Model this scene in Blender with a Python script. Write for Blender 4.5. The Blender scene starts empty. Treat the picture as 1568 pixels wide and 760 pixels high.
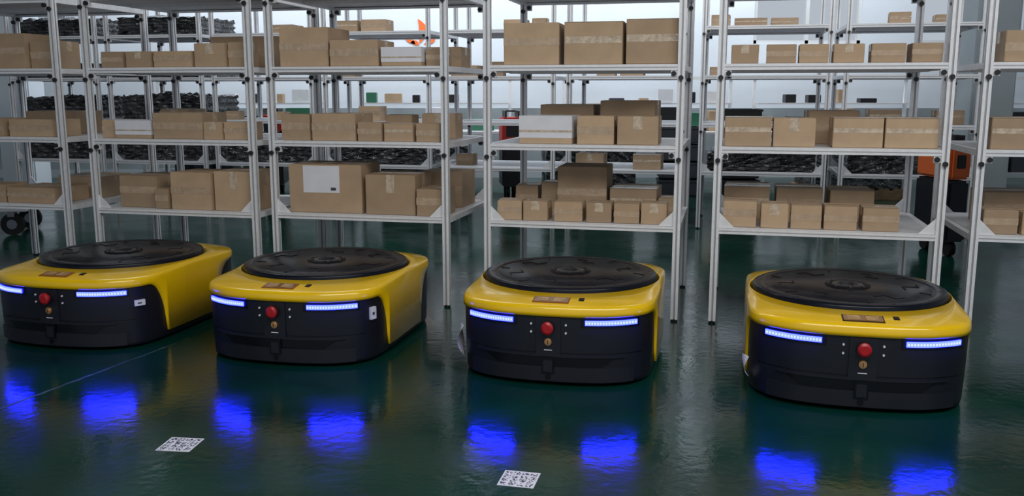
import bpy, bmesh, math, random
from mathutils import Vector, Matrix
random.seed(7)
scene = bpy.context.scene
scene.view_settings.view_transform = 'Standard'
COL = scene.collection
ROW_A = math.radians(-13.3)
CX, SX = math.cos(ROW_A), math.sin(ROW_A)
LV = [0.549, 0.999, 1.448, 1.898]
DEP = 1.0

# ---------------------------------------------------------------- materials
def mat(name, col, rough=0.5, metal=0.0, noise=None, bump=None, emis=None, estr=0, spec=0.5,
        rnd=0.0, coat=0.0, rvar=None):
    m = bpy.data.materials.new(name); m.use_nodes = True
    nt = m.node_tree; N = nt.nodes; L = nt.links
    b = N['Principled BSDF']
    b.inputs['Base Color'].default_value = (*col, 1)
    b.inputs['Roughness'].default_value = rough
    b.inputs['Metallic'].default_value = metal
    b.inputs['Specular IOR Level'].default_value = spec
    b.inputs['Coat Weight'].default_value = coat
    b.inputs['Coat Roughness'].default_value = 0.08
    tc = N.new('ShaderNodeTexCoord')
    src = None
    if noise:
        sc, amt = noise
        n = N.new('ShaderNodeTexNoise'); n.inputs['Scale'].default_value = sc; n.inputs['Detail'].default_value = 5
        L.new(tc.outputs['Object'], n.inputs['Vector'])
        mr = N.new('ShaderNodeMapRange'); mr.inputs[1].default_value = .3; mr.inputs[2].default_value = .7
        mr.inputs[3].default_value = 1-amt; mr.inputs[4].default_value = 1+amt
        L.new(n.outputs['Fac'], mr.inputs[0]); src = mr.outputs[0]
    if rnd:
        oi = N.new('ShaderNodeObjectInfo')
        mr2 = N.new('ShaderNodeMapRange'); mr2.inputs[3].default_value = 1-rnd; mr2.inputs[4].default_value = 1+rnd
        L.new(oi.outputs['Random'], mr2.inputs[0])
        if src:
            mm = N.new('ShaderNodeMath'); mm.operation = 'MULTIPLY'
            L.new(src, mm.inputs[0]); L.new(mr2.outputs[0], mm.inputs[1]); src = mm.outputs[0]
        else: src = mr2.outputs[0]
    if src:
        vm = N.new('ShaderNodeVectorMath'); vm.operation = 'SCALE'
        vm.inputs[0].default_value = col; L.new(src, vm.inputs['Scale'])
        L.new(vm.outputs[0], b.inputs['Base Color'])
    if rvar:
        sc, a, c = rvar
        n = N.new('ShaderNodeTexNoise'); n.inputs['Scale'].default_value = sc; n.inputs['Detail'].default_value = 4
        L.new(tc.outputs['Object'], n.inputs['Vector'])
        mr = N.new('ShaderNodeMapRange'); mr.inputs[1].default_value = .35; mr.inputs[2].default_value = .65
        mr.inputs[3].default_value = a; mr.inputs[4].default_value = c
        L.new(n.outputs['Fac'], mr.inputs[0]); L.new(mr.outputs[0], b.inputs['Roughness'])
    if bump:
        sc, st, dist = bump
        n = N.new('ShaderNodeTexNoise'); n.inputs['Scale'].default_value = sc; n.inputs['Detail'].default_value = 3
        L.new(tc.outputs['Object'], n.inputs['Vector'])
        bp = N.new('ShaderNodeBump'); bp.inputs['Strength'].default_value = st; bp.inputs['Distance'].default_value = dist
        L.new(n.outputs['Fac'], bp.inputs['Height']); L.new(bp.outputs[0], b.inputs['Normal'])
    if emis:
        b.inputs['Emission Color'].default_value = (*emis, 1); b.inputs['Emission Strength'].default_value = estr
    return m

M_floor = mat('green_epoxy', (.0015, .033, .022), .15, noise=(1.3, .4), bump=(24, .2, .006), rvar=(3, .11, .2), spec=.45)
M_scuff = mat('floor_scuff', (.03, .065, .055), .4, noise=(14, .9))
M_alu = mat('brushed_aluminium', (.82, .83, .86), .36, metal=.12, noise=(30, .06))
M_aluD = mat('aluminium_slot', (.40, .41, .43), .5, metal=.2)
M_panel = mat('shelf_panel', (.62, .63, .66), .45, noise=(6, .08))
M_blackp = mat('black_plastic', (.012, .012, .014), .4)
M_card = mat('kraft_cardboard', (.45, .32, .205), .75, noise=(7, .1), rnd=.18, bump=(25, .15, .004))
M_cardD = mat('cardboard_seam', (.16, .11, .07), .8)
M_tape = mat('packing_tape', (.48, .36, .25), .14, noise=(20, .14), bump=(35, .8, .006))
M_white = mat('white_label', (.74, .75, .80), .5, noise=(10, .05))
M_ctape = mat('clear_tape', (.55, .45, .34), .12, noise=(30, .3), bump=(45, .9, .006))
M_yel = mat('yellow_shell_paint', (.93, .58, .003), .24, noise=(4, .05), coat=.5, bump=(40, .03, .002))
M_body = mat('dark_bumper', (.009, .010, .016), .40, noise=(5, .15), bump=(120, .08, .001))
M_body2 = mat('bumper_groove', (.002, .002, .004), .25)
M_disk = mat('turntable_steel', (.006, .008, .015), .3, noise=(30, .12), rvar=(2, .24, .32), bump=(60, .05, .001), spec=.25)
M_rib = mat('turntable_rib', (.003, .003, .005), .45, spec=.3)
M_steel = mat('hub_steel', (.16, .16, .18), .3, metal=.9)
M_led = mat('blue_led', (.02, .03, .4), .3, emis=(.0055, .0080, 1), estr=60)
M_ledw = mat('led_chip', (.1, .1, .8), .3, emis=(.0125, .0140, 1), estr=60)
M_red = mat('estop_red', (.42, .012, .018), .35)
M_brass = mat('brass_key', (.70, .40, .17), .35, metal=.7)
M_amber = mat('amber_window', (.24, .10, .02), .1, noise=(25, .3), coat=.8)
M_amberF = mat('amber_frame', (.30, .10, .01), .4)
M_blackF = mat('window_frame_black', (.02, .012, .008), .35)
M_amberL = mat('amber_cell', (.50, .30, .12), .2, noise=(30, .3), coat=.5)
M_wall = mat('painted_wall', (.66, .72, .79), .8, noise=(.8, .06))
M_wallD = mat('ceiling_paint', (.10, .11, .12), .9, noise=(1, .1))
M_pil = mat('pillar_paint', (.36, .41, .44), .7, noise=(2, .08))
M_dado = mat('wall_dado_paint', (.24, .28, .30), .6, noise=(2, .2))
M_orange = mat('logo_orange', (.85, .16, .03), .5)
M_redm = mat('red_paint', (.55, .03, .02), .4)
M_orm = mat('orange_paint', (.80, .15, .03), .4)
M_wrap = mat('stretch_wrap', (.05, .053, .058), .13, noise=(9, .8), bump=(16, 1.0, .05), spec=.9)
M_wood = mat('pallet_wood', (.20, .13, .07), .8, noise=(12, .3))
M_ink = mat('code_ink', (.05, .055, .07), .6)
M_green = mat('green_bin', (.03, .16, .09), .5)
M_frame = mat('window_frame', (.6, .62, .64), .5)
M_rub = mat('rubber', (.015, .015, .015), .7)
M_ydull = mat('yellow_crate', (.6, .42, .04), .5)

# ---------------------------------------------------------------- mesh builder
class MB:
    def __init__(s): s.v = []; s.f = []; s.m = []; s.mats = []; s.sm = []
    def mi(s, m):
        if m not in s.mats: s.mats.append(m)
        return s.mats.index(m)
    def raw(s, vs, fs, m, smooth=False, M=None):
        o = len(s.v); i = s.mi(m)
        for p in vs:
            p = Vector(p)
            if M is not None: p = M @ p
            s.v.append(tuple(p))
        for f in fs: s.f.append([a+o for a in f]); s.m.append(i); s.sm.append(smooth)
    def box(s, x0, x1, y0, y1, z0, z1, m, c=0.0, M=None):
        if c <= 0:
            vs = [(x0,y0,z0),(x1,y0,z0),(x1,y1,z0),(x0,y1,z0),(x0,y0,z1),(x1,y0,z1),(x1,y1,z1),(x0,y1,z1)]
            fs = [(0,3,2,1),(4,5,6,7),(0,1,5,4),(1,2,6,5),(2,3,7,6),(3,0,4,7)]
            s.raw(vs, fs, m, M=M); return
        bm = bmesh.new(); bmesh.ops.create_cube(bm, size=1)
        for v in bm.verts:
            v.co = Vector((x0+(v.co.x+.5)*(x1-x0), y0+(v.co.y+.5)*(y1-y0), z0+(v.co.z+.5)*(z1-z0)))
        bmesh.ops.bevel(bm, geom=bm.edges[:], offset=c, segments=2, affect='EDGES')
        bm.verts.index_update()
        s.raw([v.co.copy() for v in bm.verts], [[v.index for v in f.verts] for f in bm.faces], m, M=M)
        bm.free()
    def cyl(s, p0, p1, r, m, n=20, r1=None, smooth=True):
        p0 = Vector(p0); p1 = Vector(p1); d = (p1-p0).normalized()
        a = d.orthogonal().normalized(); b = d.cross(a); r1 = r if r1 is None else r1
        vs = [p0+(a*math.cos(t)+b*math.sin(t))*r for t in [2*math.pi*i/n for i in range(n)]]
        vs += [p1+(a*math.cos(t)+b*math.sin(t))*r1 for t in [2*math.pi*i/n for i in range(n)]]
        s.raw(vs, [(i, (i+1) % n, n+(i+1) % n, n+i) for i in range(n)], m, smooth)
        s.raw(vs[:n], [list(range(n))[::-1]], m); s.raw(vs[n:], [list(range(n))], m)
    def lathe(s, prof, m, n=96, smooth=True, c=(0,0)):
        vs = []; fs = []
        for r, z in prof:
            for i in range(n):
                t = 2*math.pi*i/n; vs.append((c[0]+r*math.cos(t), c[1]+r*math.sin(t), z))
        for k in range(len(prof)-1):
            for i in range(n):
                j = (i+1) % n
                fs.append((k*n+i, k*n+j, (k+1)*n+j, (k+1)*n+i))
        s.raw(vs, fs, m, smooth)
    def mesh(s, name):
        me = bpy.data.meshes.new(name); me.from_pydata(s.v, [], s.f)
        for m in s.mats: me.materials.append(m)
        me.polygons.foreach_set('material_index', s.m); me.polygons.foreach_set('use_smooth', s.sm)
        me.update(); return me

def obj(name, me, loc=(0,0,0), rz=0, parent=None):
    o = bpy.data.objects.new(name, me); COL.objects.link(o)
    o.location = loc; o.rotation_euler = (0, 0, rz)
    if parent: o.parent = parent
    return o

# ---------------------------------------------------------------- room
def simple(name, x0, x1, y0, y1, z0, z1, m):
    b = MB(); b.box(x0, x1, y0, y1, z0, z1, m); return obj(name, b.mesh(name))
RX0, RX1, RY0, RY1, RH = -9.0, 9.0, -4.0, 14.0, 4.6
simple('floor', RX0-.2, RX1+.2, RY0, RY1+.2, -.1, 0, M_floor)
simple('ceiling', RX0-.2, RX1+.2, RY0, RY1+.2, RH, RH+.1, M_wallD)
simple('wall_left', RX0-.2, RX0, RY0, RY1, 0, RH, M_wall)
simple('wall_right', RX1, RX1+.2, RY0, RY1, 0, RH, M_wall)
wins = [(3.6, 5.2, 2.0, 3.5), (6.0, 7.6, 2.0, 3.5)]
b = MB()
xs = sorted([RX0, RX1]+[w[0] for w in wins]+[w[1] for w in wins])
for a, c in zip(xs[:-1], xs[1:]):
    hole = [w for w in wins if w[0] == a and w[1] == c]
    if hole:
        w = hole[0]; b.box(a, c, RY1, RY1+.2, 0, w[2], M_wall); b.box(a, c, RY1, RY1+.2, w[3], RH, M_wall)
    else: b.box(a, c, RY1, RY1+.2, 0, RH, M_wall)
obj('wall_back', b.mesh('wall_back'))
for i, w in enumerate(wins):
    b = MB(); t = .05; y0, y1 = RY1+.03, RY1+.1
    for x in (w[0], (w[0]+w[1])/2-t/2, w[1]-t): b.box(x, x+t, y0, y1, w[2], w[3], M_frame)
    for z in (w[2], w[3]-t, w[2]+(w[3]-w[2])*.62): b.box(w[0], w[1], y0, y1, z, z+t, M_frame)
    obj('window_%d' % (i+1), b.mesh('window'))
simple('trim_1', RX0, RX1, RY1-.02, RY1, .12, 1.05, M_dado)
simple('baseboard_back', RX0, RX1, RY1-.03, RY1, 0, .12, M_pil)
b = MB(); b.box(4.75, 5.2, 9.6, 10.05, 0, RH, M_pil, c=.02); obj('pillar', b.mesh('pillar'))
b = MB(); b.box(-6.9, -6.45, 12.4, 12.85, 0, RH, M_wall, c=.02); obj('pillar', b.mesh('pillar'))

# flame logo on the wall
b = MB()
def leaf(cx, cz, L, W, ang, bend):
    pts = []; n = 14
    for i in range(n+1):
        t = i/n; w = W*math.sin(math.pi*t)**.8; pts.append((w+bend*math.sin(math.pi*t*.9), L*t))
    for i in range(n, -1, -1):
        t = i/n; w = W*.35*math.sin(math.pi*t); pts.append((-w+bend*math.sin(math.pi*t*.9), L*t))
    ca, sa = math.cos(ang), math.sin(ang)
    q = [(cx+p[0]*ca-p[1]*sa, cz+p[0]*sa+p[1]*ca) for p in pts]
    for i in range(n):
        b.raw([(q[i][0], RY1-.012, q[i][1]), (q[i+1][0], RY1-.012, q[i+1][1]), (q[2*n-i][0], RY1-.012, q[2*n-i][1]), (q[2*n+1-i][0], RY1-.012, q[2*n+1-i][1])], [(0,1,2,3)], M_orange)
leaf(-1.38, 2.00, .36, .09, .1, .05); leaf(-1.44, 1.99, .24, .06, .75, -.04); leaf(-1.32, 1.99, .24, .06, -.6, .05)
leaf(-1.38, 1.98, .14, .05, 1.3, 0)
obj('flame_logo_sign', b.mesh('flame_logo_sign'))

# ---------------------------------------------------------------- storage racks
def post(b, x, y, z0, z1):
    h, g, d = .02, .005, .006
    side = [(-h,-h), (-g,-h), (-g,-h+d), (g,-h+d), (g,-h)]
    prof = []
    for k in range(4):
        a = k*math.pi/2; ca, sa = round(math.cos(a)), round(math.sin(a))
        prof += [(p[0]*ca-p[1]*sa, p[0]*sa+p[1]*ca) for p in side]
    n = len(prof)
    vs = [(x+p[0], y+p[1], z0) for p in prof]+[(x+p[0], y+p[1], z1) for p in prof]
    fs = []; fd = []
    for i in range(n):
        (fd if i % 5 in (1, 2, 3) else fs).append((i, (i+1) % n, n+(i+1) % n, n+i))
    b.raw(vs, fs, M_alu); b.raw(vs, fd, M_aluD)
    b.raw(vs, [list(range(n))[::-1], list(range(n, 2*n))], M_blackp)
rack_cache = {}
def rack_mesh(W):
    if W in rack_cache: return rack_cache[W]
    b = MB(); D = DEP; H = 2.36
    for x in (.02, W-.02):
        for y in (.02, D-.02):
            post(b, x, y, .012, H); b.cyl((x, y, 0), (x, y, .014), .019, M_blackp, 12)
    for k, z in enumerate(LV):
        t = .034
        for y0 in (.003, D-.037):
            b.box(.04, W-.04, y0, y0+.034, z-t, z-.002, M_alu)
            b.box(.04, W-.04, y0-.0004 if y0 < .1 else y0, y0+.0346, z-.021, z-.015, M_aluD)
        for x0 in (.003, W-.037):
            b.box(x0, x0+.034, .04, D-.04, z-t, z-.002, M_alu)
        b.box(.04, W-.04, .037, D-.037, z-.016, z, M_panel)
        b.box(.04, W-.04, D*.5-.015, D*.5+.015, z-.04, z-.016, M_alu)
        if k > 0:
            for x, s in ((.04, 1), (W-.04, -1)):
                for y in (.02, D-.02):
                    b.box(min(x, x+s*.035), max(x, x+s*.035), y-.012, y+.012, z-.07, z-t, M_alu)
                    b.cyl((x+s*.02, y-.014, z-.052), (x+s*.02, y-.03, z-.052), .014, M_blackp, 10)
                    b.cyl((x-s*.02, y-.022, z-.075), (x-s*.02, y-.036, z-.075), .014, M_blackp, 10)
        else:
            for x, s in ((.04, 1), (W-.04, -1)):
                for y in (.012, D-.03):
                    L = .085
                    vs = [(x, y, z), (x+s*L, y, z), (x, y, z+L), (x, y+.008, z), (x+s*L, y+.008, z), (x, y+.008, z+L)]
                    b.raw(vs, [(0,1,2), (3,5,4), (0,3,4,1), (1,4,5,2), (2,5,3,0)], M_alu)
    for x0 in (.003, W-.037): b.box(x0, x0+.034, .04, D-.04, H-.04, H-.005, M_alu)
    for y0 in (.003, D-.037): b.box(.04, W-.04, y0, y0+.034, H-.04, H-.005, M_alu)
    rack_cache[W] = b.mesh('storage_rack'); return rack_cache[W]
def rack(x, y, W):
    return obj('storage_rack', rack_mesh(W), (x, y, 0), ROW_A)
def loc(o, s, d):
    return (o[0]+s*CX-d*SX, o[1]+s*SX+d*CX)

# ---------------------------------------------------------------- cardboard boxes
def carton(org, s0, s1, d, h, z, depth=None, style=0, tilt=None):
    w = s1-s0; depth = depth or max(.14, min(.34, w*random.uniform(.75, 1.05)))
    b = MB(); e = .0009
    b.box(-w/2, w/2, 0, depth, 0, h, M_card, c=.003)
    tw = min(.026, h*.2)
    cm = depth/2
    if style in (0, 1, 3):
        b.box(-w/2-e, w/2+e, cm-tw, cm+tw, h-.0005, h+e, M_tape)
        for sx in (-1, 1):
            x = sx*(w/2); b.box(min(x, x+sx*e), max(x, x+sx*e), cm-tw, cm+tw, h*.62, h+e, M_tape)
    if style in (0, 2):
        zc = h*random.uniform(.48, .56); hh = min(.022, h*.14)
        b.box(-w/2-e, w/2+e, -e, .0005, zc-hh, zc+hh, M_tape)
    if style == 1:
        b.box(-tw, tw, -e, .0005, h*.55, h+e, M_ctape)
    if style == 3:
        b.box(-w/2+.004, w/2-.004, -e, .0005, h*.50, h*.66, M_ctape)
        b.box(-w/2-e, w/2+e, -e-.0002, depth*.3, h-.0005, h+e*1.5, M_ctape)
    if style == 4:
        b.box(-w/2-e, w/2+e, -e, depth*.96, h*.22, h+e, M_white); b.box(-w/2-2*e, w/2+2*e, -2*e, .0005, h*.42, h*.5, M_ctape)
    if style == 5:
        b.box(-w*.30, w*.20, -e*1.5, .0005, h*.42, h*.98, M_white)
        b.box(w*.08, w*.15, -e*2.2, -e, h*.47, h*.53, M_ink)
        b.box(-w/2-e, w/2+e, cm-tw, cm+tw, h-.0005, h+e, M_tape)
    b.box(-w/2+.004, w/2-.004, cm-.0015, cm+.0015, h-.0005, h+e*1.6, M_cardD)
    p = loc(org, (s0+s1)/2, d)
    t = random.uniform(-.035, .035) if tilt is None else tilt
    return obj('cardboard_box', b.mesh('cardboard_box'), (p[0], p[1], z+.0005), ROW_A+t)

U = {0: ((-4.084, 6.337), 1.16), 1: ((-2.74, 5.96), 1.18), 2: ((-1.51, 5.72), 1.16),
     3: ((-.165, 5.36), 1.14), 4: ((1.115, 5.07), 1.20), 5: ((2.43, 4.80), 1.18)}
for k, (o, W) in U.items(): rack(o[0], o[1], W)
B = {
 0: {2: [(.42,.86,.08,.23,2,.34), (.88,1.10,.10,.18,0)],
     1: [(.40,.66,.05,.12,0), (.70,1.05,.05,.115,2), (.5,.9,.45,.16,0)],
     0: [(.35,.62,.06,.12,2), (.64,.70+.32,.05,.105,0), (.72,1.08,.45,.15,3)]},
 1: {2: [(.10,.26,.05,.10,0), (.28,.46,.05,.10,1), (.48,.75,.05,.10,0,.2), (.77,.98,.05,.145,1), (.99,1.12,.07,.15,0), (.62,1.1,.48,.21,2,.34)],
     1: [(.05,.155,.08,.115,0), (.17,.43,.05,.115,4), (.45,.80,.05,.165,0,.3), (.81,.94,.04,.11,1), (.95,1.13,.05,.11,0), (.2,.42,.5,.18,1)],
     0: [(.14,.42,.09,.205,0,.3), (.435,.53,.04,.13,0), (.55,.84,.04,.24,2,.3), (.86,1.13,.05,.25,1,.32), (.5,.8,.5,.2,0)]},
 2: {2: [(.07,.39,.06,.235,2,.34), (.41,.72,.04,.155,0,.28), (.74,.99,.04,.11,4), (1.0,1.12,.10,.10,0), (.8,1.1,.5,.13,0)],
     1: [(.07,.26,.04,.16,2), (.275,.56,.04,.165,0,.3), (.575,.73,.04,.115,0), (.745,.93,.04,.11,3), (.95,1.10,.04,.11,0), (.86,1.08,.42,.16,1), (.6,.78,.45,.15,2)],
     0: [(.10,.58,.06,.30,5,.34), (.61,.93,.06,.245,1,.34), (.945,1.11,.04,.165,0,.26), (.8,1.1,.5,.23,2,.3)]},
 3: {2: [(.11,.43,.05,.235,2,.34), (.46,.79,.05,.235,3,.34), (.81,1.10,.05,.245,3,.34)],
     1: [(.20,.51,.05,.16,4,.28), (.54,.75,.05,.16,0,.24), (.77,1.0,.05,.16,1,.28), (.62,.95,.42,.245,0,.32), (.25,.58,.42,.22,2,.30)],
     0: [(.07,.215,.05,.115,0,.16), (.225,.37,.05,.115,1,.16), (.41,.575,.05,.115,0,.16), (.60,.745,.05,.115,1,.16), (.76,.905,.05,.115,0,.16), (.915,1.06,.05,.12,1,.16),
         (.10,.24,.4,.17,0,.2), (.26,.36,.42,.19,0,.2), (.38,.68,.32,.30,2,.32), (.70,.98,.32,.175,3,.3), (.99,1.10,.32,.12,0,.2)]},
 4: {2: [(.07,.215,.05,.10,1,.16), (.255,.41,.05,.10,0,.16), (.425,.575,.05,.10,2,.16), (.60,.755,.05,.10,1,.16), (.79,.96,.05,.10,0,.16), (.99,1.14,.05,.10,2,.16)],
     1: [(.05,.30,.05,.16,3,.26), (.31,.53,.05,.155,1,.26), (.62,.875,.05,.16,3,.26), (.885,1.15,.05,.16,3,.28), (.52,.8,.42,.19,0,.3)],
     0: [(.06,.24,.05,.145,0,.2), (.265,.41,.05,.135,1,.16), (.425,.585,.05,.13,0,.16), (.60,.77,.05,.13,2,.18), (.80,.985,.05,.125,0,.2),
         (.06,.32,.36,.20,3,.3), (.36,.62,.40,.19,0,.3), (.66,.90,.38,.185,2,.3)]},
 5: {2: [(.10,.36,.05,.16,0,.28), (.4,.7,.05,.16,2)],
     1: [(.07,.40,.05,.165,3,.28), (.42,.75,.05,.16,0)],
     0: [(.07,.24,.06,.13,0,.18), (.26,.42,.06,.12,1,.16), (.15,.5,.4,.19,0), (.5,.8,.1,.18,3)]},
}
for k, lv in B.items():
    for l, lst in lv.items():
        for it in lst:
            carton(U[k][0], it[0], it[1], it[2], it[3], LV[l], depth=(it[5] if len(it) > 5 else None), style=it[4])
for k in (1, 2, 3, 4, 5):
    o, W = U[k]
    b = MB(); w = W-.25
    b.box(0, w, 0, .7, 0, .03, M_panel, c=.004); b.box(.05, w-.1, .05, .6, .03, .055, M_card, c=.003)
    p = loc(o, .12, .15); obj('board_stack', b.mesh('board_stack'), (p[0], p[1], LV[3]+.0005), ROW_A+random.uniform(-.03, .03))

# second row of racks
R2 = []
for j in range(-6, 3):
    o = (1.76+1.236*j, 8.71-.292*j)
    if abs(o[0]+.6-5.0) < .9 : continue
    R2.append(o); rack(o[0], o[1], 1.16)
WR = {(0,1):.24, (0,2):.16, (1,1):.26, (1,2):.18, (0,0):.3, (1,0):.26, (2,0):.3, (0,3):.2, (1,3):.2, (3,0):.24, (6,0):.2, (7,0):.25}
for i, o in enumerate(R2):
    for l in range(4):
        s = .08
        if (i, l) in WR: continue
        while s < 1.0:
            w = random.uniform(.14, .3)
            dens = [.35, .25, .3, .35][l]
            if random.random() < dens and s+w < 1.1:
                carton(o, s, s+w, random.uniform(.05, .3), random.uniform(.07, .15), LV[l], style=random.choice([0, 1, 2, 3]))
            s += w+.04
def wrapmesh(L, D, h, ph):
    bm = bmesh.new(); bmesh.ops.create_cube(bm, size=1)
    bmesh.ops.subdivide_edges(bm, edges=bm.edges[:], cuts=11, use_grid_fill=True)
    for v in bm.verts:
        q = v.co.copy()
        n = .02*math.sin(q.x*37+q.z*21+ph)+.015*math.sin(q.x*71+q.y*33+ph*3)
        v.co = Vector((q.x*L+n*.3, q.y*D+n, max(0, (q.z+.5)*h*(1-.2*abs(q.x))+(n if q.z > .45 else 0))))
    me = bpy.data.meshes.new('wrapped_bundle'); bm.to_mesh(me); bm.free(); me.materials.append(M_wrap); return me
for (i, l), h in WR.items():
    p = loc(R2[i], .58, .5); obj('wrapped_bundle', wrapmesh(.98, .8, h, i*2.1+l), (p[0], p[1], LV[l]+.001), ROW_A)

# ---------------------------------------------------------------- background clutter
def bench(x, y, L, rz=0.0, top=M_white):
    b = MB()
    b.box(0, L, 0, .7, .72, .76, top, c=.004)
    for px in (.03, L-.03):
        for py in (.03, .67): b.box(px-.02, px+.02, py-.02, py+.02, 0, .72, M_alu)
    b.box(.03, L-.03, .65, .68, .15, .19, M_alu); b.box(.05, L-.05, .05, .65, .2, .22, M_panel)
    for px in (.03, L-.03): b.box(px-.02, px+.02, .65, .69, .76, 1.5, M_alu)
    b.box(.0, L, .64, .70, 1.46, 1.5, M_alu); b.box(.05, L-.05, .5, .7, 1.12, 1.14, M_panel)
    cols = [M_green, M_white, M_blackp, M_card, M_ink, M_blackp, M_body]
    s = .12
    while s < L-.35:
        w = random.uniform(.12, .34); h = random.uniform(.1, .33)
        b.box(s, s+w, .2, .45, .76, .76+h, random.choice(cols), c=.006)
        if random.random() < .6: b.box(s+.02, s+w*.8, .52, .68, 1.14, 1.14+h*.6, random.choice(cols), c=.006)
        if random.random() < .7: b.box(s, s+w, .1, .5, .22, .22+h, random.choice(cols), c=.006)
        s += w+random.uniform(.02, .2)
    obj('workbench', b.mesh('workbench'), (x, y, 0), rz)
bench(-5.0, 12.4, 2.4); bench(-2.2, 12.6, 2.2); bench(.7, 12.4, 2.4); bench(3.4, 12.5, 2.2); bench(6.0, 12.3, 2.0)

def machine(x, y, name, m, w=.5, h=.95, fr=.66):
    b = MB()
    b.box(0, w, 0, .5, .12, h*fr-.01, M_body, c=.02); b.box(0, w, 0, .5, h*fr, h, m, c=.02)
    b.box(.05, w-.05, -.01, .02, h*(fr+.1), h*.92, M_blackp, c=.004)
    b.box(.04, .06, .05, .45, h, h+.08, M_blackp); b.box(w-.06, w-.04, .05, .45, h, h+.08, M_blackp); b.box(.04, w-.04, .42, .45, h+.06, h+.08, M_blackp)
    for px in (.08, w-.08):
        for py in (.08, .42): b.cyl((px-.02, py, .06), (px+.02, py, .06), .06, M_rub, 16)
    obj(name, b.mesh(name), (x, y, 0), .1)
machine(-.12, 11.4, 'tool_cabinet', M_redm, .26, .98)
machine(3.42, 7.15, 'charging_station', M_orm, .17, .88, .70)
machine(5.35, 11.0, 'tool_cabinet', M_orm, .48, 1.17, .80)
machine(-3.2, 11.6, 'tool_cabinet', M_redm, .3, 1.0)
def crate_stack(x, y, m, n, name='crate_stack'):
    b = MB()
    for i in range(n):
        z = i*.22; b.box(0, .5, 0, .36, z, z+.2, m, c=.012); b.box(-.012, .512, -.012, .372, z+.17, z+.2, m, c=.005)
        b.box(.18, .32, -.014, 0, z+.11, z+.14, M_blackp)
    obj(name, b.mesh(name), (x, y, 0), random.uniform(-.1, .1))
crate_stack(-7.4, 9.5, M_ydull, 4); crate_stack(1.85, 11.5, M_ink, 4); crate_stack(2.6, 11.5, M_blackp, 5); crate_stack(-2.5, 11.7, M_white, 3)
def pallet(x, y, h, rz):
    e = bpy.data.objects.new('loaded_pallet', None); COL.objects.link(e); e.location = (x, y, 0); e.rotation_euler = (0, 0, rz)
    b = MB()
    for i in range(7): b.box(-.6+i*.175, -.6+i*.175+.12, -.4, .4, .11, .13, M_wood)
    for yy in (-.4, -.05, .3): b.box(-.6, .6, yy, yy+.1, .0, .11, M_wood)
    obj('deck', b.mesh('pallet_deck'), parent=e)
    obj('wrapped_load', wrapmesh(1.1, .74, h, x*3), (0, 0, .13), parent=e)
pallet(.95, 11.6, .75, .05); pallet(4.2, 11.5, .6, -.05); pallet(-1.1, 11.75, .55, .05)
b = MB()
b.box(0, 1.1, 0, .6, .22, .27, M_panel, c=.006); b.box(0, .03, 0, .6, .27, .95, M_alu); b.box(.05, 1.0, .05, .55, .27, .34, M_body, c=.01)
for px in (.15, .95):
    for py in (.08, .52):
        b.cyl((px, py-.025, .1), (px, py+.025, .1), .1, M_rub, 24); b.cyl((px, py-.03, .1), (px, py+.03, .1), .045, M_steel, 16)
        b.box(px-.03, px+.03, py-.035, py+.035, .17, .22, M_steel)
obj('platform_cart', b.mesh('platform_cart'), (-5.5, 8.1, 0), .15)

# ---------------------------------------------------------------- warehouse robots
XS = .965
ctrl = [(0,-.62),(.15,-.613),(.29,-.583),(.41,-.51),(.462,-.41),(.475,-.25),(.477,0),(.474,.25),(.458,.40),(.38,.50),(.2,.565),(0,.585)]
ctrl = [(x*XS, y) for x, y in ctrl]
full = ctrl+[(-x, y) for x, y in ctrl[-2:0:-1]]
def catmull(P, n):
    out = []; m = len(P)
    for i in range(m):
        p0, p1, p2, p3 = [Vector(P[(i+k-1) % m]) for k in range(4)]
        for j in range(n):
            t = j/n
            out.append(.5*((2*p1)+(-p0+p2)*t+(2*p0-5*p1+4*p2-p3)*t*t+(-p0+3*p1-3*p2+p3)*t**3))
    return out
OUT = catmull(full, 26)
NO = len(OUT)
NRM = []
for i in range(NO):
    t = (OUT[(i+1) % NO]-OUT[i-1]).normalized(); NRM.append(Vector((t.y, -t.x)))
def zbot(y):
    top, low = .297, .045
    for e0, e1, yy in ((-.42, -.29, y), (-.36, -.20, -y)):
        if yy <= e0: return top
        if yy < e1:
            t = (yy-e0)/(e1-e0); return low+(top-low)*math.sqrt(max(0, 1-t*t))
    return low
def front(x):
    for i in range(NO):
        a, c = OUT[i], OUT[(i+1) % NO]
        if a.y < 0 and c.y < 0 and min(a.x, c.x) <= x <= max(a.x, c.x) and a.x != c.x:
            t = (x-a.x)/(c.x-a.x); p = a.lerp(c, t); n = NRM[i].lerp(NRM[(i+1) % NO], t).normalized()
            return p, n
    raise ValueError(x)
def slab(b, x0, x1, z0, z1, o0, o1, m, n=24, taper=0.0):
    vs = []; fs = []
    for i in range(n+1):
        t = i/n; x = x0+(x1-x0)*t; p, nn = front(x)
        k = 1.0
        if taper: k = min(1, .15+min(t, 1-t)/taper)
        za = z1-(z1-z0)*k if taper else z0
        for o, z in ((o1, za), (o1, z1), (o0, z1), (o0, za)):
            q = p+nn*o; vs.append((q.x, q.y, z))
    for i in range(n):
        for j in range(4):
            a = i*4+j; c = i*4+(j+1) % 4; fs.append((a, a+4, c+4, c))
    fs += [(0, 1, 2, 3), (4*n+3, 4*n+2, 4*n+1, 4*n)]
    b.raw(vs, fs, m)
def ringmesh(b, rings, m, smooth=True):
    vs = [p for r in rings for p in r]; fs = []
    for k in range(len(rings)-1):
        for i in range(NO):
            j = (i+1) % NO; fs.append((k*NO+i, k*NO+j, (k+1)*NO+j, (k+1)*NO+i))
    b.raw(vs, fs, m, smooth)
def off(i, d, z): q = OUT[i]-NRM[i]*d; return (q.x, q.y, z)

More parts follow.
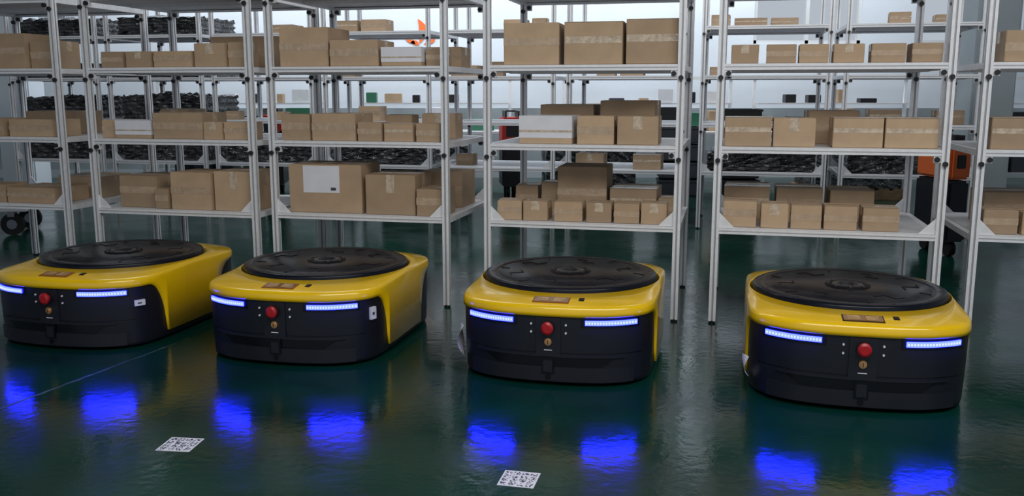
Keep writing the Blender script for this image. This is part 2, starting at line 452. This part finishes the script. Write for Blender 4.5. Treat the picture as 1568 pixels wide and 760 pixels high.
parts = {}
b = MB()
ringmesh(b, [[off(i, d, z) for i in range(NO)] for d, z in ((.035, .010), (.020, .013), (.016, .03), (.012, .12), (.010, .2), (.009, .31))], M_body)
b.raw([off(i, .035, .010) for i in range(NO)], [list(range(NO))[::-1]], M_body)
parts['chassis'] = b.mesh('chassis')
b = MB()
R_IN = .443
prof = [(0, .312), (.012, .326), (.03, .3335), (.06, .338), (.12, .3415), (.5, .351), (.97, .361), (1, .357), (1.03, .335)]
rings = [[off(i, .012, zbot(OUT[i].y)) for i in range(NO)], [off(i, 0, zbot(OUT[i].y)) for i in range(NO)]]
for t, z in prof:
    r = []
    for i in range(NO):
        P = OUT[i]; C = P.normalized()*R_IN; q = P.lerp(C, t)
        if t > 1: q = P.normalized()*(R_IN-.006)
        r.append((q.x, q.y, z))
    rings.append(r)
ringmesh(b, rings, M_yel)
parts['yellow_shell'] = b.mesh('yellow_shell')
b = MB()
b.lathe([(.0001, .366), (.045, .366), (.048, .385), (.068, .385), (.072, .379)], M_steel)
b.lathe([(.072, .383), (.100, .383), (.104, .3785)], M_rib)
b.lathe([(.104, .3785), (.360, .3785), (.363, .3765), (.369, .3765), (.372, .3785), (.419, .3785), (.427, .375), (.431, .369), (.431, .34)], M_disk)
for i in range(8):
    a = 2*math.pi*i/8; b.cyl((.088*math.cos(a), .088*math.sin(a), .382), (.088*math.cos(a), .088*math.sin(a), .389), .007, M_steel, 8)
for i in range(6):
    M = Matrix.Rotation(math.pi/3*i+.3, 4, 'Z')
    b.box(.24, .315, -.003, .003, .378, .3805, M_rib, M=M)
    b.box(.309, .315, -.003, .05, .378, .3805, M_rib, M=M)
    b.box(.24, .246, -.06, .003, .378, .3805, M_rib, M=M)
    b.box(.29, .345, .12, .125, .378, .3805, M_rib, M=M@Matrix.Rotation(.25, 4, 'Z'))
for i in range(12):
    a = 2*math.pi*i/12+.1; b.cyl((.393*math.cos(a), .393*math.sin(a), .378), (.393*math.cos(a), .393*math.sin(a), .3805), .005, M_steel, 8)
parts['turntable'] = b.mesh('turntable')
b = MB()
slab(b, -.375, .375, .020, .082, -.03, -.005, M_body, 40)
slab(b, -.30, .30, .088, .128, -.03, -.0085, M_body2, 40, taper=.12)
slab(b, -.415, .415, .140, .143, -.03, -.0105, M_body2, 40)
slab(b, -.34, .34, .126, .135, -.03, -.002, M_body, 40)
slab(b, -.055, .055, .135, .292, -.02, -.003, M_body, 8)
slab(b, -.028, .028, .055, .125, -.02, .001, M_body2, 6)
slab(b, -.020, .020, .062, .112, -.02, .004, M_body, 6)
for s in (-1, 1):
    xa, xb = sorted((s*.145, s*.395)); slab(b, xa, xb, .255, .296, -.03, -.006, M_body2, 20)
parts['front_bumper_trim'] = b.mesh('front_bumper_trim')
b = MB()
for s in (-1, 1):
    xa, xb = sorted((s*.163, s*.385)); slab(b, xa, xb, .264, .284, -.02, -.001, M_led, 24)
    for i in range(18):
        x = s*(.170+.208*i/17); slab(b, x-.0032, x+.0032, .270, .278, -.01, .0008, M_ledw, 1)
parts['led_strips'] = b.mesh('led_strips')
b = MB()
y = -.617
b.cyl((0, y+.01, .252), (0, y-.006, .252), .030, M_blackp, 28); b.cyl((0, y-.006, .252), (0, y-.020, .252), .017, M_red, 24)
b.cyl((0, y-.020, .252), (0, y-.031, .252), .027, M_red, 28); b.cyl((0, y-.031, .252), (0, y-.037, .252), .027, M_red, 28, r1=.018)
b.cyl((0, y+.01, .190), (0, y-.006, .190), .016, M_brass, 22); b.cyl((0, y-.006, .190), (0, y-.013, .190), .010, M_brass, 18)
b.box(-.0015, .0015, y-.0145, y-.012, .182, .198, M_blackp)
b.box(-.018, .018, y-.0015, y+.01, .153, .156, M_white)
for x, z in ((-.078, .262), (.078, .262), (-.078, .228), (.078, .228)):
    b.cyl((x, -.60, z), (x, -.614, z), .0045, M_white, 10)
b.cyl((0, -.58, .04), (0, -.620, .04), .012, M_body2, 16)
parts['control_panel'] = b.mesh('control_panel')
def sensor(F):
    b = MB()
    M = Matrix.Translation((0, -.540, .3465)) @ Matrix.Rotation(math.radians(7), 4, 'X')
    b.box(-.086, .086, -.040, .040, -.01, .006, F, c=.004, M=M)
    b.box(-.077, .077, -.031, .031, .004, .0072, M_amber, M=M)
    b.box(-.062, -.012, -.020, .022, .006, .0084, M_amberL, M=M); b.box(.012, .062, -.020, .022, .006, .0084, M_amberL, M=M)
    M = Matrix.Translation((.133, -.515, .348)) @ Matrix.Rotation(math.radians(7), 4, 'X')
    b.box(-.015, .015, -.02, .02, -.01, .006, M_blackp, c=.003, M=M); b.box(-.009, .009, -.012, .012, .005, .008, M_body2, M=M)
    return b.mesh('sensor_window')
parts['sensor_window'] = sensor(M_amberF); sens_black = sensor(M_blackF)
b = MB()
for s in (-1, 1):
    b.cyl((s*.33, 0, .075), (s*.37, 0, .075), .075, M_rub, 28)
    for yy in (-.42, .4): b.cyl((s*.22, yy, .03), (s*.245, yy, .03), .03, M_rub, 18)
parts['wheels'] = b.mesh('wheels')

robots = []
for cx, cy, spin, da in ((-2.205, 5.13, .2, 0), (-.995, 4.845, .5, .01), (.296, 4.545, .1, .01), (1.570, 4.20, .8, 0)):
    e = bpy.data.objects.new('warehouse_robot', None); COL.objects.link(e)
    e.location = (cx, cy, 0); e.rotation_euler = (0, 0, ROW_A+da); e.scale = (1, 1, 1.075); robots.append(e)
    for n, me in parts.items():
        if n == 'sensor_window' and len(robots) == 4: me = sens_black
        o = obj(n, me, parent=e)
        if n == 'turntable': o.rotation_euler = (0, 0, spin)
def tag(e, x, z0, z1, w, o1=.0035):
    b = MB(); slab(b, x-w/2, x+w/2, z0, z1, -.012, o1, M_white, 4)
    slab(b, x-w*.2, x+w*.2, z0+(z1-z0)*.35, z0+(z1-z0)*.6, -.01, o1+.0006, M_ink, 2)
    obj('paper_tag', b.mesh('paper_tag'), parent=e)
tag(robots[0], .422, .205, .232, .026); tag(robots[1], .434, .20, .255, .013)
for r, h in ((robots[2], .13), (robots[3], .08)):
    b = MB(); vs = []; n = 10
    for i in range(n+1):
        t = i/n; z = .06+h*t; w = .06*math.sin(math.pi*min(1, t*.8+.15))
        vs += [(-.440-.022*math.sin(t*3), -.41-w, z), (-.458-.014*math.sin(t*2), -.38+w*.8, z)]
    b.raw(vs, [(2*i, 2*i+1, 2*i+3, 2*i+2) for i in range(n)], M_white)
    obj('torn_paper', b.mesh('torn_paper'), parent=r)

# ---------------------------------------------------------------- floor code markers and scuffs
def marker(x, y, s, rz):
    b = MB(); b.box(-s/2, s/2, -s/2, s/2, 0, .0012, M_white)
    for i in range(4):
        for j in range(4):
            x0 = -s*.45+i*s*.235; y0 = -s*.45+j*s*.235; c = s*.19/5
            for a in range(5):
                for d in range(5):
                    if random.random() < .45: b.box(x0+a*c, x0+(a+1)*c, y0+d*c, y0+(d+1)*c, .0011, .0015, M_ink)
    obj('floor_code_marker', b.mesh('floor_code_marker'), (x, y, .0002), rz)
marker(-1.238, 3.25, .13, ROW_A+.12); marker(.024, 2.94, .125, ROW_A)
def scuff(p, q, w, name='floor_scuff_line'):
    b = MB(); p = Vector(p); q = Vector(q); d = (q-p); n = Vector((-d.y, d.x)).normalized(); K = 30
    vs = []
    for i in range(K+1):
        c = p+d*i/K; ww = w*random.uniform(.5, 1.1); o = random.uniform(-.004, .004)
        a = c+n*(ww+o); e = c-n*(ww-o); vs += [(a.x, a.y, .0006), (e.x, e.y, .0006)]
    b.raw(vs, [(2*i, 2*i+1, 2*i+3, 2*i+2) for i in range(K)], M_scuff)
    obj(name, b.mesh(name))
scuff((-2.25, 3.3), (-1.72, 4.75), .010)

# ---------------------------------------------------------------- lights
w = bpy.data.worlds.new('World'); scene.world = w; w.use_nodes = True
bg = w.node_tree.nodes['Background']; bg.inputs[0].default_value = (.80, .89, 1, 1); bg.inputs[1].default_value = .55
def area(name, locn, size, size_y, e, col, tgt):
    l = bpy.data.lights.new(name, 'AREA'); l.shape = 'RECTANGLE'; l.size = size; l.size_y = size_y; l.energy = e; l.color = col
    o = bpy.data.objects.new(name, l); COL.objects.link(o); o.location = locn
    o.rotation_euler = (Vector(tgt)-Vector(locn)).to_track_quat('-Z', 'Y').to_euler()
area('added_fill_front', (1.0, .8, 4.3), 6, 1.6, 245, (1, .98, .95), (.3, 4.5, .6))  # added fill above the camera, brightens the shelf fronts; no visible lamp
area('added_fill_aisle', (0, 7.6, 4.4), 8, .8, 140, (.95, .97, 1), (0, 7.6, 0))  # unseen fill added over the aisle between the two rack rows
area('added_fill_rear', (0, 12.3, 4.4), 12, .8, 380, (.93, .97, 1), (0, 14.0, 2.0))  # added fill aimed at the back wall to brighten it, source unseen

# ---------------------------------------------------------------- camera
cd = bpy.data.cameras.new('Camera'); cam = bpy.data.objects.new('Camera', cd); COL.objects.link(cam)
cd.sensor_width = 36; cd.lens = 32.24; cam.location = (0, 0, 1.3)
cam.rotation_euler = (math.radians(80.3), 0, 0); cd.clip_end = 100
scene.camera = cam
